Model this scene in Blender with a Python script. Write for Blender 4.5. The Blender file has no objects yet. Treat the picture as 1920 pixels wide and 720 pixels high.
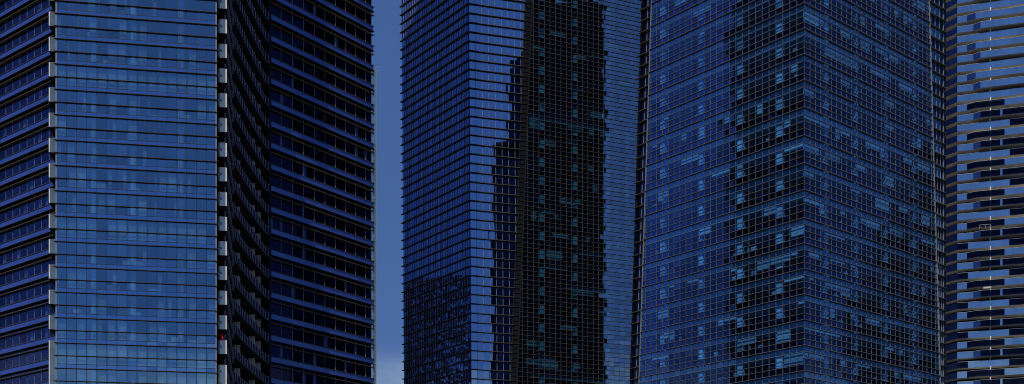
import bpy, math, random
from mathutils import Vector
R = random.Random(7)
SC = bpy.context.scene
COL = SC.collection

# ------------------------------------------------------------------ camera
F, CX, YH, EYE = 2350.0, 960.0, 1150.0, 2.0        # focal length and horizon in photo pixels, eye height in metres
cam_d = bpy.data.cameras.new('camera'); cam = bpy.data.objects.new('camera', cam_d); COL.objects.link(cam)
cam.location = (0, 0, EYE); cam.rotation_euler = (math.radians(90), 0, 0)
cam_d.sensor_width = 36.0; cam_d.lens = F / 1920 * 36; cam_d.shift_y = (YH - 360) / 1920
cam_d.clip_end = 6000; cam_d.clip_start = 0.5
SC.camera = cam
SC.view_settings.view_transform = 'Standard'; SC.view_settings.look = 'None'; SC.view_settings.exposure = 0
SC.cycles.max_bounces = 10; SC.cycles.transparent_max_bounces = 16; SC.cycles.diffuse_bounces = 3
SC.cycles.glossy_bounces = 4; SC.cycles.sample_clamp_indirect = 2.0; SC.cycles.caustics_reflective = False; SC.cycles.filter_width = 1.0

# ------------------------------------------------------------------ light
SUN_EL = math.radians(50); SUN_H = Vector((-0.235, -0.972)).normalized()
sun_d = bpy.data.lights.new('sun', 'SUN'); sun_d.energy = 2.7; sun_d.angle = math.radians(0.5); sun_d.color = (1.0, 0.95, 0.86)
sun = bpy.data.objects.new('sun', sun_d); COL.objects.link(sun)
sdir = Vector((SUN_H.x * math.cos(SUN_EL), SUN_H.y * math.cos(SUN_EL), math.sin(SUN_EL)))
sun.rotation_euler = sdir.to_track_quat('Z', 'Y').to_euler(); sun.location = (0, -50, 300)

W = bpy.data.worlds.new('World'); SC.world = W; W.use_nodes = True
nt = W.node_tree; nt.nodes.clear()
def N(tree, kind, **kw):
    n = tree.nodes.new(kind)
    for k, v in kw.items(): setattr(n, k, v)
    return n
L = nt.links.new
sky = N(nt, 'ShaderNodeTexSky'); sky.sky_type = 'NISHITA'; sky.sun_disc = False
sky.sun_elevation = SUN_EL; sky.sun_rotation = math.atan2(SUN_H.x, SUN_H.y) % (2 * math.pi)
sky.air_density = 1.0; sky.dust_density = 0.3; sky.ozone_density = 2.5; sky.altitude = 0
tint = N(nt, 'ShaderNodeMix', data_type='RGBA', blend_type='MULTIPLY'); tint.inputs[0].default_value = 1
SKY_TINT = (0.53, 0.68, 1.0, 1)
tint.inputs[7].default_value = SKY_TINT
L(sky.outputs[0], tint.inputs[6])
tc = N(nt, 'ShaderNodeTexCoord'); sep = N(nt, 'ShaderNodeSeparateXYZ'); L(tc.outputs['Generated'], sep.inputs[0])
mp = N(nt, 'ShaderNodeMapping'); mp.inputs['Scale'].default_value = (3.0, 3.0, 9.0); L(tc.outputs['Generated'], mp.inputs[0])
cn = N(nt, 'ShaderNodeTexNoise'); cn.inputs['Scale'].default_value = 2.2; cn.inputs['Detail'].default_value = 7; cn.inputs['Roughness'].default_value = 0.6
L(mp.outputs[0], cn.inputs[0])
lowr = N(nt, 'ShaderNodeMapRange'); lowr.inputs[1].default_value = 0.20; lowr.inputs[2].default_value = 0.26; lowr.inputs[3].default_value = 1; lowr.inputs[4].default_value = 0
lowr.interpolation_type = 'SMOOTHSTEP'; lowr.inputs[1].default_value = 0.168; lowr.inputs[2].default_value = 0.212
L(sep.outputs[2], lowr.inputs[0])
cr = N(nt, 'ShaderNodeMapRange'); cr.inputs[1].default_value = 0.30; cr.inputs[2].default_value = 0.66; L(cn.outputs[0], cr.inputs[0])
cm = N(nt, 'ShaderNodeMath', operation='MULTIPLY'); L(lowr.outputs[0], cm.inputs[0]); L(cr.outputs[0], cm.inputs[1])
cm2 = N(nt, 'ShaderNodeMath', operation='MULTIPLY'); cm2.inputs[1].default_value = 1.0; L(cm.outputs[0], cm2.inputs[0])
cmix = N(nt, 'ShaderNodeMix', data_type='RGBA'); flat = N(nt, 'ShaderNodeMix', data_type='RGBA'); flat.inputs[0].default_value = 0.65; flat.inputs[7].default_value = (0.95, 2.05, 5.4, 1)
L(tint.outputs[2], flat.inputs[6])
L(cm2.outputs[0], cmix.inputs[0]); L(flat.outputs[2], cmix.inputs[6])
cmix.inputs[7].default_value = (5.0, 6.6, 8.6, 1)
bg = N(nt, 'ShaderNodeBackground'); bg.inputs[1].default_value = 0.066; L(cmix.outputs[2], bg.inputs[0])
wo = N(nt, 'ShaderNodeOutputWorld'); L(bg.outputs[0], wo.inputs[0])

# ------------------------------------------------------------------ materials
MATS = {}
def mat(name):
    m = bpy.data.materials.new(name); m.use_nodes = True; m.node_tree.nodes.clear(); MATS[name] = m
    return m, m.node_tree
def solid(name, col, rough=0.6, spec=0.3, var=0.12, scale=0.6, metallic=0.0):
    m, t = mat(name); l = t.links.new
    p = N(t, 'ShaderNodeBsdfPrincipled'); o = N(t, 'ShaderNodeOutputMaterial'); l(p.outputs[0], o.inputs[0])
    p.inputs['Roughness'].default_value = rough; p.inputs['Metallic'].default_value = metallic
    p.inputs['Specular IOR Level'].default_value = spec
    g = N(t, 'ShaderNodeTexCoord'); n = N(t, 'ShaderNodeTexNoise'); n.inputs['Scale'].default_value = scale; n.inputs['Detail'].default_value = 5
    l(g.outputs['Object'], n.inputs[0])
    mr = N(t, 'ShaderNodeMapRange'); mr.inputs[1].default_value = 0.3; mr.inputs[2].default_value = 0.7
    mr.inputs[3].default_value = 1 - var; mr.inputs[4].default_value = 1 + var; l(n.outputs[0], mr.inputs[0])
    mx = N(t, 'ShaderNodeMix', data_type='RGBA', blend_type='MULTIPLY'); mx.inputs[0].default_value = 1
    mx.inputs[6].default_value = (*col, 1); l(mr.outputs[0], mx.inputs[7]); l(mx.outputs[2], p.inputs['Base Color'])
    return m
def glass(name, refl, rtint, ttint=None, back=None, rough=0.0, var=0.25, fres=0.5, wob=0.0):
    """window glass: a blue mirror coat over clear tinted glass (ttint) or over an opaque backing (back)"""
    m, t = mat(name); l = t.links.new
    o = N(t, 'ShaderNodeOutputMaterial'); geo = N(t, 'ShaderNodeNewGeometry')
    gl = N(t, 'ShaderNodeBsdfGlossy'); gl.inputs['Roughness'].default_value = rough
    mr = N(t, 'ShaderNodeMapRange'); mr.inputs[3].default_value = 1 - var; mr.inputs[4].default_value = 1 + var * 0.4; l(geo.outputs['Random Per Island'], mr.inputs[0])
    mx = N(t, 'ShaderNodeMix', data_type='RGBA', blend_type='MULTIPLY'); mx.inputs[0].default_value = 1; mx.inputs[6].default_value = (*rtint, 1)
    l(mr.outputs[0], mx.inputs[7]); l(mx.outputs[2], gl.inputs['Color'])
    if wob:
        tcn = N(t, 'ShaderNodeTexCoord'); nz = N(t, 'ShaderNodeTexNoise'); nz.inputs['Scale'].default_value = 0.9; nz.inputs['Detail'].default_value = 2
        l(tcn.outputs['Object'], nz.inputs[0]); bp = N(t, 'ShaderNodeBump'); bp.inputs['Strength'].default_value = wob; bp.inputs['Distance'].default_value = 0.02
        l(nz.outputs[0], bp.inputs['Height']); l(bp.outputs[0], gl.inputs['Normal'])
    if ttint is not None:
        b = N(t, 'ShaderNodeBsdfTransparent'); b.inputs[0].default_value = (*ttint, 1)
    else:
        b = N(t, 'ShaderNodeBsdfDiffuse'); mb = N(t, 'ShaderNodeMix', data_type='RGBA', blend_type='MULTIPLY'); mb.inputs[0].default_value = 1
        mb.inputs[6].default_value = (*back, 1); l(mr.outputs[0], mb.inputs[7]); l(mb.outputs[2], b.inputs[0])
    fr = N(t, 'ShaderNodeLayerWeight'); fr.inputs[0].default_value = 0.3
    ma = N(t, 'ShaderNodeMath', operation='MULTIPLY_ADD'); ma.inputs[1].default_value = fres; ma.inputs[2].default_value = refl; ma.use_clamp = True
    l(fr.outputs['Fresnel'], ma.inputs[0])
    ms = N(t, 'ShaderNodeMixShader'); l(ma.outputs[0], ms.inputs[0]); l(b.outputs[0], ms.inputs[1]); l(gl.outputs[0], ms.inputs[2]); l(ms.outputs[0], o.inputs[0])
    return m
def random_tone(name, c0, c1, rough=0.8):
    """a matt surface whose tone differs from object to object and piece to piece"""
    m, t = mat(name); l = t.links.new
    p = N(t, 'ShaderNodeBsdfPrincipled'); o = N(t, 'ShaderNodeOutputMaterial'); l(p.outputs[0], o.inputs[0]); p.inputs['Roughness'].default_value = rough
    oi = N(t, 'ShaderNodeObjectInfo'); geo = N(t, 'ShaderNodeNewGeometry')
    ad = N(t, 'ShaderNodeMath', operation='MULTIPLY_ADD'); ad.inputs[1].default_value = 0.35; l(geo.outputs['Random Per Island'], ad.inputs[0])
    mu = N(t, 'ShaderNodeMath', operation='MULTIPLY'); mu.inputs[1].default_value = 0.65; l(oi.outputs['Random'], mu.inputs[0]); l(mu.outputs[0], ad.inputs[2])
    mx = N(t, 'ShaderNodeMix', data_type='RGBA'); mx.inputs[6].default_value = (*c0, 1); mx.inputs[7].default_value = (*c1, 1)
    l(ad.outputs[0], mx.inputs[0]); l(mx.outputs[2], p.inputs['Base Color'])
    return m
def striped_facade(name, base, line, pitch, refl=0.15, rtint=(0.4, 0.55, 1.0), patch=None):
    """a distant facade seen only as storey lines: glossy dark glass with lighter slab lines by height"""
    m, t = mat(name); l = t.links.new
    o = N(t, 'ShaderNodeOutputMaterial'); g = N(t, 'ShaderNodeNewGeometry'); s = N(t, 'ShaderNodeSeparateXYZ'); l(g.outputs['Position'], s.inputs[0])
    d = N(t, 'ShaderNodeMath', operation='DIVIDE'); d.inputs[1].default_value = pitch; l(s.outputs[2], d.inputs[0])
    fr = N(t, 'ShaderNodeMath', operation='FRACT'); l(d.outputs[0], fr.inputs[0])
    gt = N(t, 'ShaderNodeMath', operation='GREATER_THAN'); gt.inputs[1].default_value = 0.82; l(fr.outputs[0], gt.inputs[0])
    mx = N(t, 'ShaderNodeMix', data_type='RGBA'); mx.inputs[6].default_value = (*base, 1); mx.inputs[7].default_value = (*line, 1); l(gt.outputs[0], mx.inputs[0])
    colr = mx.outputs[2]
    if patch:
        v = N(t, 'ShaderNodeTexVoronoi'); mpn = N(t, 'ShaderNodeMapping'); mpn.inputs['Scale'].default_value = (0.22, 0.22, 1 / pitch); l(g.outputs['Position'], mpn.inputs[0]); l(mpn.outputs[0], v.inputs[0]); v.distance = 'CHEBYCHEV'; v.inputs['Randomness'].default_value = 0.6
        sc2 = N(t, 'ShaderNodeSeparateColor'); l(v.outputs['Color'], sc2.inputs[0])
        g2 = N(t, 'ShaderNodeMath', operation='GREATER_THAN'); g2.inputs[1].default_value = 0.6; l(sc2.outputs[0], g2.inputs[0])
        m2 = N(t, 'ShaderNodeMix', data_type='RGBA'); l(g2.outputs[0], m2.inputs[0]); l(colr, m2.inputs[6]); m2.inputs[7].default_value = (*patch, 1); colr = m2.outputs[2]
    b = N(t, 'ShaderNodeBsdfDiffuse'); l(colr, b.inputs[0])
    gl = N(t, 'ShaderNodeBsdfGlossy'); gl.inputs['Roughness'].default_value = 0.02; gl.inputs['Color'].default_value = (*rtint, 1)
    ms = N(t, 'ShaderNodeMixShader'); ms.inputs[0].default_value = refl; l(b.outputs[0], ms.inputs[1]); l(gl.outputs[0], ms.inputs[2]); l(ms.outputs[0], o.inputs[0])
    if patch:
        fm = N(t, 'ShaderNodeMath', operation='MULTIPLY_ADD'); fm.inputs[1].default_value = 0.8; fm.inputs[2].default_value = refl; fm.use_clamp = True
        l(g2.outputs[0], fm.inputs[0]); l(fm.outputs[0], ms.inputs[0])
    return m

M_BAYGLASS = glass('bay_glass', 0.48, (0.47, 0.76, 1.0), ttint=(0.56, 0.86, 1.0), var=0.24, wob=0.05, fres=0.3)
M_BAYSPAN = glass('bay_spandrel_glass', 0.50, (0.38, 0.64, 1.0), back=(0.02, 0.06, 0.18), var=0.06)
M_WINGGLASS = glass('wing_window_glass', 0.06, (0.24, 0.30, 0.7), ttint=(0.25, 0.35, 0.6), var=0.4, fres=0.22, wob=0.05)
M_WINGSPAN = glass('wing_spandrel_panel', 0.08, (0.4, 0.6, 1.0), back=(0.042, 0.080, 0.32), var=0.16, rough=0.25, fres=0.15)
M_GRIDGLASS_DARK = glass('tinted_office_glass', 0.11, (0.23, 0.42, 1.0), ttint=(0.33, 0.67, 1.0), var=0.3, fres=0.25, wob=0.06)
M_GRIDSPAN_DARK = glass('tinted_office_spandrel', 0.15, (0.25, 0.42, 1.0), back=(0.002, 0.003, 0.008), var=0.25, fres=0.22)
M_GRIDTOP_DARK = glass('tinted_office_transom', 0.16, (0.3, 0.52, 1.0), ttint=(0.36, 0.70, 1.0), var=0.2, fres=0.25)
M_STRIP_DARKREFL = glass('corner_glass_dark_reflection', 0.03, (0.3, 0.5, 1.0), back=(0.003, 0.005, 0.012), var=0.6, fres=0.06)  # dark reflection on the left corner strip put into the glass colour
M_SIDEGLASS = glass('dark_mirror_office_glass', 0.24, (0.24, 0.42, 1.0), ttint=(0.2, 0.45, 0.7), var=0.35, fres=0.3, wob=0.08)
M_SIDESPAN = glass('dark_mirror_office_spandrel', 0.20, (0.24, 0.40, 1.0), back=(0.004, 0.006, 0.02), var=0.3, fres=0.3)
M_BAYMIRROR = glass('mirror_office_glass_bright', 0.62, (0.50, 0.72, 1.0), ttint=(0.32, 0.76, 1.0), var=0.12, fres=0.4, wob=0.05)
M_BAYMIRRORSPAN = glass('mirror_office_spandrel_bright', 0.66, (0.48, 0.69, 1.0), back=(0.002, 0.003, 0.01), var=0.08, fres=0.4, wob=0.04)
M_GRIDGLASS = glass('mirror_office_glass', 0.46, (0.60, 0.82, 1.0), ttint=(0.35, 0.76, 1.0), var=0.2, fres=0.25, wob=0.06)
M_GRIDSPAN = glass('mirror_office_spandrel', 0.54, (0.55, 0.74, 1.0), back=(0.002, 0.003, 0.008), var=0.15, fres=0.4)
M_BALUSTRADE = glass('balcony_glass_blue', 0.55, (0.66, 0.86, 1.0), back=(0.05, 0.1, 0.24), var=0.18)
M_BALUSTRADE_DARKREFL = glass('balcony_glass_dark_reflection', 0.03, (0.35, 0.5, 1.0), ttint=(0.09, 0.13, 0.26), var=0.4, fres=0.15)  # dark reflection of a neighbouring tower painted in as dark glass
M_BALCPANEL = glass('balcony_side_glass', 0.12, (0.6, 0.8, 1.0), back=(0.13, 0.18, 0.21), var=0.3)
M_FIN = solid('bronze_fin_metal', (0.09, 0.08, 0.074), 0.7, 0.05)
M_FIN_DARK = solid('dark_fin_metal', (0.022, 0.021, 0.022), 0.7, 0.08)
M_FIN_PALE = solid('pale_fin_metal', (0.155, 0.165, 0.185), 0.7, 0.05)
M_MULL = solid('grey_mullion_metal', (0.24, 0.26, 0.30), 0.4, 0.5)
M_GRIDMULL = solid('silver_grid_mullion', (0.135, 0.143, 0.16), 0.7, 0.05)
M_MULL_DARK = solid('dark_mullion_metal', (0.008, 0.01, 0.018), 0.5, 0.4)
M_WHITE = solid('white_painted_metal', (0.62, 0.63, 0.61), 0.5, 0.4)
M_TRIM = solid('pale_edge_trim', (0.24, 0.25, 0.27), 0.45, 0.5)
M_CEIL = solid('office_ceiling', (0.45, 0.47, 0.5), 0.8, 0.1)
M_SLABDARK = solid('dark_slab', (0.02, 0.021, 0.027), 0.9, 0.0)
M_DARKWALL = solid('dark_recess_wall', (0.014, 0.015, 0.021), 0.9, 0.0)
M_CORE = solid('core_wall', (0.10, 0.11, 0.13), 0.8, 0.1)
M_COLUMN = solid('interior_column_paint', (0.58, 0.66, 0.74), 0.8, 0.0, 0.5, 0.25)
M_COLUMN_PALE = solid('interior_column_white', (0.75, 0.82, 0.9), 0.8, 0.0, 0.3, 0.25)
M_BLIND = random_tone('roller_blind_cloth', (0.22, 0.26, 0.28), (0.8, 0.84, 0.84))
M_TRANSOM_BACK = random_tone('ceiling_bulkhead_paint', (0.10, 0.13, 0.18), (0.70, 0.76, 0.86))
M_CURTAIN = random_tone('curtain_cloth', (0.35, 0.4, 0.42), (0.85, 0.88, 0.88))
M_CONCRETE = solid('warm_concrete', (0.66, 0.62, 0.53), 0.9, 0.0, 0.3, 0.12)
M_RAIL = solid('pale_handrail_metal', (0.45, 0.47, 0.5), 0.5, 0.2)
M_EDGE = solid('grey_slab_edge', (0.16, 0.17, 0.2), 0.7, 0.2)
M_UPRIGHT = solid('slate_upright_metal', (0.10, 0.11, 0.15), 0.6, 0.3)
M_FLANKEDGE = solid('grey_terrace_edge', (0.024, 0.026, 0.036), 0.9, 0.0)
M_BALUSTER = solid('steel_baluster', (0.30, 0.33, 0.42), 0.6, 0.2)
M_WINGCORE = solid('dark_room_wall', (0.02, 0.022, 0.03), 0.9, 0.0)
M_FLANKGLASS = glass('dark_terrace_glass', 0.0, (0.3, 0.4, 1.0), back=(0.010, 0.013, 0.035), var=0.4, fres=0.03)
M_DIVIDER = solid('pale_divider_wall', (0.55, 0.6, 0.68), 0.8, 0.1)
M_GROUND = solid('pale_paving', (0.20, 0.195, 0.185), 0.9, 0.2, 0.25, 0.05)
M_RED = solid('red_cloth', (0.7, 0.02, 0.06), 0.7, 0.1)
M_FAR_A = striped_facade('office_rear_facade', (0.008, 0.011, 0.02), (0.03, 0.033, 0.04), 4.3, 0.06)
M_FAR_B = striped_facade('apartment_rear_facade', (0.012, 0.014, 0.024), (0.03, 0.04, 0.09), 3.4, 0.06)
M_FAR_C = striped_facade('reflected_facade', (0.010, 0.011, 0.016), (0.04, 0.042, 0.045), 3.6, 0.05, patch=(0.34, 0.50, 0.95), rtint=(0.9, 0.95, 1.0))
M_ROOF = solid('roof_membrane', (0.12, 0.12, 0.125), 0.9, 0.1)

# ------------------------------------------------------------------ mesh helpers
class MB:
    def __init__(s): s.v = []; s.f = []
    def quad(s, a, b, c, d):
        i = len(s.v); s.v += [tuple(a), tuple(b), tuple(c), tuple(d)]; s.f.append((i, i + 1, i + 2, i + 3))
    def hexa(s, p):                      # eight corners, bottom ring then top ring
        i = len(s.v); s.v += [tuple(q) for q in p]
        for f in ((3, 2, 1, 0), (4, 5, 6, 7), (0, 1, 5, 4), (1, 2, 6, 5), (2, 3, 7, 6), (3, 0, 4, 7)): s.f.append(tuple(i + k for k in f))
    def prism(s, plan, z0, z1, cap=True):
        i = len(s.v); n = len(plan)
        s.v += [(x, y, z0) for x, y in plan] + [(x, y, z1) for x, y in plan]
        for k in range(n): s.f.append((i + k, i + (k + 1) % n, i + n + (k + 1) % n, i + n + k))
        if cap: s.f.append(tuple(i + n - 1 - k for k in range(n))); s.f.append(tuple(i + n + k for k in range(n)))
    def build(s, name, m, parent=None, kind=None, label=None):
        if not s.v: return None
        me = bpy.data.meshes.new(name); me.from_pydata(s.v, [], s.f); me.materials.append(m)
        o = bpy.data.objects.new(name, me); COL.objects.link(o)
        if parent: o.parent = parent; o.matrix_parent_inverse = world(parent).inverted()
        if kind: o['kind'] = kind
        if label: o['label'] = label
        return o
from mathutils import Matrix
def world(o):
    m = Matrix.Translation(o.location)
    return (world(o.parent) @ o.matrix_parent_inverse @ m) if o.parent else m
def thing(name, loc, label, cat, group=None):
    o = bpy.data.objects.new(name, None); COL.objects.link(o); o.location = loc; o.empty_display_size = 3
    o['label'] = label; o['category'] = cat
    if group: o['group'] = group
    return o

class Face:
    """a vertical facade plane: s metres along it from the near corner, z height, o metres out of the plane"""
    def __init__(s, u0, Y0, vp, shear=0.0, zref=0.0):
        s.p0 = Vector(((u0 - CX) / F * Y0, Y0)); s.d = Vector(((vp - CX) / F, 1)).normalized()
        n = Vector((-s.d.y, s.d.x))
        if n.dot(-s.p0) < 0: n = -n
        s.n = n; s.shear = shear; s.zref = zref
    def s_px(s, u):
        k = (u - CX) / F
        return (k * s.p0.y - s.p0.x) / (s.d.x - k * s.d.y)
    def z_px(s, y, sv=0.0):
        return EYE + (YH - y) / F * (s.p0.y + s.d.y * sv)
    def xy(s, sv, o=0.0, z=None):
        q = s.p0 + s.d * sv + s.n * o
        return (q.x + (s.shear * (z - s.zref) if z is not None else 0), q.y)
    def P(s, sv, z, o=0.0):
        q = s.xy(sv, o, z)
        return (q[0], q[1], z)
    def box(s, m, s0, s1, z0, z1, o0, o1):
        m.hexa([s.P(s0, z0, o0), s.P(s1, z0, o0), s.P(s1, z0, o1), s.P(s0, z0, o1), s.P(s0, z1, o0), s.P(s1, z1, o0), s.P(s1, z1, o1), s.P(s0, z1, o1)])
    def slant(s, m, sb0, sb1, st0, st1, z0, z1, o0, o1):
        m.hexa([s.P(sb0, z0, o0), s.P(sb1, z0, o0), s.P(sb1, z0, o1), s.P(sb0, z0, o1), s.P(st0, z1, o0), s.P(st1, z1, o0), s.P(st1, z1, o1), s.P(st0, z1, o1)])
    def pane(s, m, s0, s1, z0, z1, o=0.0, tilt=0.004, s0t=None, s1t=None):
        a, b = R.gauss(0, tilt), R.gauss(0, tilt)
        m.quad(s.P(s0, z0, o - a - b), s.P(s1, z0, o + a - b), s.P(s1 if s1t is None else s1t, z1, o + a + b), s.P(s0 if s0t is None else s0t, z1, o - a + b))

def line_s(face, u_top, u_bot, y_top=0.0, y_bot=720.0):
    """a leaning edge drawn on the facade: s as a linear function of height"""
    sa, sb = face.s_px(u_top), face.s_px(u_bot); za, zb = face.z_px(y_top, sa), face.z_px(y_bot, sb)
    return lambda z: sb + (sa - sb) * (z - zb) / (za - zb)
def corner_out(fa, fb, o):
    q = fa.p0 + (fa.n + fb.n) * (o / (1 + fa.n.dot(fb.n)))
    return (q.x, q.y)
def lay(parts, limit=100):
    """parts: list of (size, function(mb), name, material, parent, label): the largest become parts of their own, the rest one stuff part"""
    parts.sort(key=lambda p: -p[0])
    for p in parts[:limit]:
        m = MB(); p[1](m); m.build(p[2], p[3], p[4])
    if len(parts) > limit:
        m = MB()
        for p in parts[limit:]: p[1](m)
        m.build(parts[0][2], parts[0][3], parts[0][4], kind='stuff')

# ================================================================== office tower with white grid, right of centre
def office_corner_tower():
    root = thing('office_tower', (49.5, 225, 0), 'dark blue office tower with a sharp corner facing the viewer and fine grid fins', 'office tower')
    Y0 = 212.3
    FL, FR = Face(1508, Y0, -1037), Face(1508, Y0, 3726)
    ys = [-280, -232.5, -184.8, -137, -89.3, -41.6, 5.9, 53.7, 101.3, 150, 201, 253.7, 306, 356, 408.7, 456, 503.7, 551.5, 599.3, 647, 695, 742.7, 790]
    lv = [FL.z_px(y) for y in ys]; zt, zb = lv[0], lv[-1]
    eL, eR = line_s(FL, 1222.5, 1199), line_s(FR, 1741, 1762)
    xL = line_s(FL, 1200.5, 1178.5); sRX = FR.s_px(1774)
    stepL, stepR = FL.s_px(1508 - 13.4), FR.s_px(1518.2)
    nL, nR = int(FL.s_px(1165) / stepL) + 1, int(FR.s_px(1772) / stepR) + 1
    fd = 0.17
    # fins: four a storey, each running round the corner
    mid = []
    for i in range(len(lv) - 1):
        h = lv[i] - lv[i + 1]
        for r in range(4):
            z = lv[i] - h * r / 4; main = r == 0
            o = fd + (0.14 if main else 0)
            m = MB(); t = 0.027
            pl = [FL.xy(eL(z) + 0.25, 0.0), FL.xy(eL(z) + 0.25, o), corner_out(FL, FR, o), FR.xy(eR(z) + 0.25, o), FR.xy(eR(z) + 0.25, 0.0), FL.xy(0, 0)]
            m.prism(pl, z - t, z + t); m.build('fin', M_FIN_PALE, root)
            if r in (0, 2):
                for f, a, b, name in ((FL, eL(z) + 0.1, xL(z) + 0.35, 'fin'), (FR, eR(z) + 0.1, sRX + 0.45, 'fin')):
                    mid.append((f, a, b, z))
    for f, a, b, z in mid:
        m = MB(); f.box(m, a, b, z - 0.05, z + 0.05, -0.7, -0.1); m.build('corner_fin', M_FIN, root)
    # mullions
    for f, e, step, n in ((FL, eL, stepL, nL), (FR, eR, stepR, nR)):
        for k in range(0, n):
            s = k * step
            if k == 0 and f is FR: continue
            za = zt
            zlo = zb
            if s > e(zb): break
            if s > e(zt):                                # leaning edge cuts the mullion: it exists only below
                lo, hi = zb, zt
                for _ in range(30):
                    md = (lo + hi) / 2
                    if e(md) > s: lo = md
                    else: hi = md
                za = lo
            if za - zlo < 1: continue
            m = MB(); w = 0.027 if k else 0.05
            if k == 0:
                q = corner_out(FL, FR, 0.12); q2 = FL.xy(w * 2, 0.0); q3 = FR.xy(w * 2, 0.0)
                m.prism([q, q3, q2], zlo, za)
            else: f.box(m, s - w, s + w, zlo, za, -0.03, 0.10)
            m.build('mullion', M_GRIDMULL, root)
    # leaning edge trims and outer corner posts
    for f, e, hw in ((FL, eL, 0.07), (FR, eR, 0.08)):
        m = MB(); f.slant(m, e(zb) - hw, e(zb) + hw, e(zt) - hw, e(zt) + hw, zb, zt, -0.62, 0.2); m.build('edge_trim', M_TRIM, root)
    m = MB(); FL.slant(m, xL(zb) - .1, xL(zb) + .1, xL(zt) - .1, xL(zt) + .1, zb, zt, -0.75, -0.45); m.build('corner_post', M_FIN_DARK, root)
    m = MB(); FR.box(m, sRX - .12, sRX + .12, zb, zt, -0.75, -0.45); m.build('corner_post', M_TRIM, root)
    for f, e, x, nm in ((FL, eL, xL, 2), (FR, eR, lambda z: sRX, 4)):
        for k in range(1, nm):
            fr = k / nm; a = lambda z: e(z) + (x(z) - e(z)) * fr
            m = MB(); f.slant(m, a(zb) - .05, a(zb) + .05, a(zt) - .05, a(zt) + .05, zb, zt, -0.62, -0.5); m.build('corner_mullion', M_MULL, root)
    # glazing, storey by storey
    blinds = []
    colsL = [k * 6 + 3.6 for k in range(-0, 5)]
    for i in range(len(lv) - 1):
        z1, z0 = lv[i], lv[i + 1]; h = (z1 - z0) / 4
        for f, e, step, x, strip_dark in ((FL, eL, stepL, xL, True), (FR, eR, stepR, lambda z: sRX, False)):
            for rows, name, mt in (((1, 2), 'window_band', M_GRIDGLASS_DARK), ((3,), 'spandrel_band', M_GRIDSPAN_DARK), ((0,), 'transom_band', M_GRIDTOP_DARK)):
                m = MB()
                for r in rows:
                    za, zc = z1 - h * (r + 1), z1 - h * r; n = int(e((za + zc) / 2) / step) + 1
                    for k in range(n):
                        sa = k * step; sb0, sb1 = min(sa + step, e(za)), min(sa + step, e(zc))
                        if sb0 - sa < 0.05 or sb1 - sa < 0.05: continue
                        f.pane(m, sa, sb0, za, zc, 0, 0.0035, s1t=sb1)
                m.build(name, mt, root)
            # sill rail in the lower vision row
            m = MB(); sm = e((z0 + z1) / 2); f.box(m, 0.1, sm - 0.2, z1 - h * 2.62, z1 - h * 2.56, -0.10, 0.03); m.build('sill_rail', M_MULL_DARK, root)
            # bulkhead behind the top row
            m = MB(); f.box(m, 0.3, sm - 0.2, z1 - h * 0.93, z1 - 0.1, -0.5, -0.3); m.build('bulkhead', M_TRANSOM_BACK, root)
            # corner strips
            hh = (z1 - z0) / 2
            for r, name in ((0, 'corner_spandrel'), (1, 'corner_window')):
                zc, za = z1 - hh * r, z1 - hh * (r + 1)
                m = MB(); nn = 2 if strip_dark else 4
                for k in range(nn):
                    a = lambda z, q: e(z) + (x(z) - e(z)) * q / nn
                    f.pane(m, a(za, k), a(za, k + 1), za, zc, -0.6, 0.003, s0t=a(zc, k), s1t=a(zc, k + 1))
                m.build(name, (M_STRIP_DARKREFL if strip_dark else (M_GRIDTOP_DARK if r == 0 else M_GRIDGLASS_DARK)), root)
                if not strip_dark and r == 0:
                    m = MB(); f.box(m, e((za + zc) / 2) + 0.3, x(0) - 0.3, za + 0.1, zc - 0.1, -0.95, -0.85); m.build('bulkhead', M_TRANSOM_BACK, root)
            # blinds drawn over runs of panes
            k = 0; nmax = int(e((z0 + z1) / 2) / step)
            busy = R.random()
            while k < nmax:
                run = R.choice((1, 1, 1, 2, 2, 3))
                if R.random() < (0.08 + 0.26 * busy ** 2 if f is FL else 0.16 + 0.34 * busy):
                    drop = R.choice((0.35, 0.5, 0.8, 1.0, 1.0, 1.5, 1.8)) * h
                    zc = z1 - h; s0, s1 = k * step + 0.08, min(k + run, nmax) * step - 0.08
                    blinds.append(((s1 - s0) * drop, (lambda m, f=f, s0=s0, s1=s1, zc=zc, drop=drop: f.box(m, s0, s1, zc - drop, zc - 0.02, -0.28, -0.25)), 'roller_blind', M_BLIND, root))
                k += run
            # papers, desks and partition ends standing near the glass
            k = 0
            while k < nmax:
                if R.random() < 0.10:
                    hh2 = R.uniform(0.3, 0.9) * h; s0 = k * step + R.uniform(0.1, 0.5); w = R.uniform(0.3, 1.3)
                    blinds.append((w * hh2 * .5, (lambda m, f=f, s0=s0, w=w, zz=z1 - 3 * h, hh2=hh2: f.box(m, s0, s0 + w, zz + 0.05, zz + hh2, -0.6, -0.5)), 'desk_screen', M_BLIND, root))
                k += 1
    lay([b for b in blinds if b[2] == 'roller_blind']); lay([b for b in blinds if b[2] == 'desk_screen'], 60)
    # interior: columns, slabs, core
    for px in (1238, 1309, 1383, 1457):
        s = FL.s_px(px); m = MB(); FL.box(m, s - 0.55, s + 0.55, zb, zt, -1.5, -0.55); m.build('interior_column', M_COLUMN, root)
    for px in (1555, 1611, 1667, 1720):
        s = FR.s_px(px); m = MB(); FR.box(m, s - 0.55, s + 0.55, zb, zt, -1.5, -0.55); m.build('interior_column', M_COLUMN, root)
    sLm, sRm = xL(zb), sRX
    c = FL.p0; far = c + FL.d * sLm + FR.d * sRm
    def inner(o, sl, sr):
        a = Vector(FL.xy(sl, -o)); b = Vector(FR.xy(sr, -o)); q = corner_out(FL, FR, -o)
        return [tuple(a), q, tuple(b), (a.x + b.x - q[0], a.y + b.y - q[1])]
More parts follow.
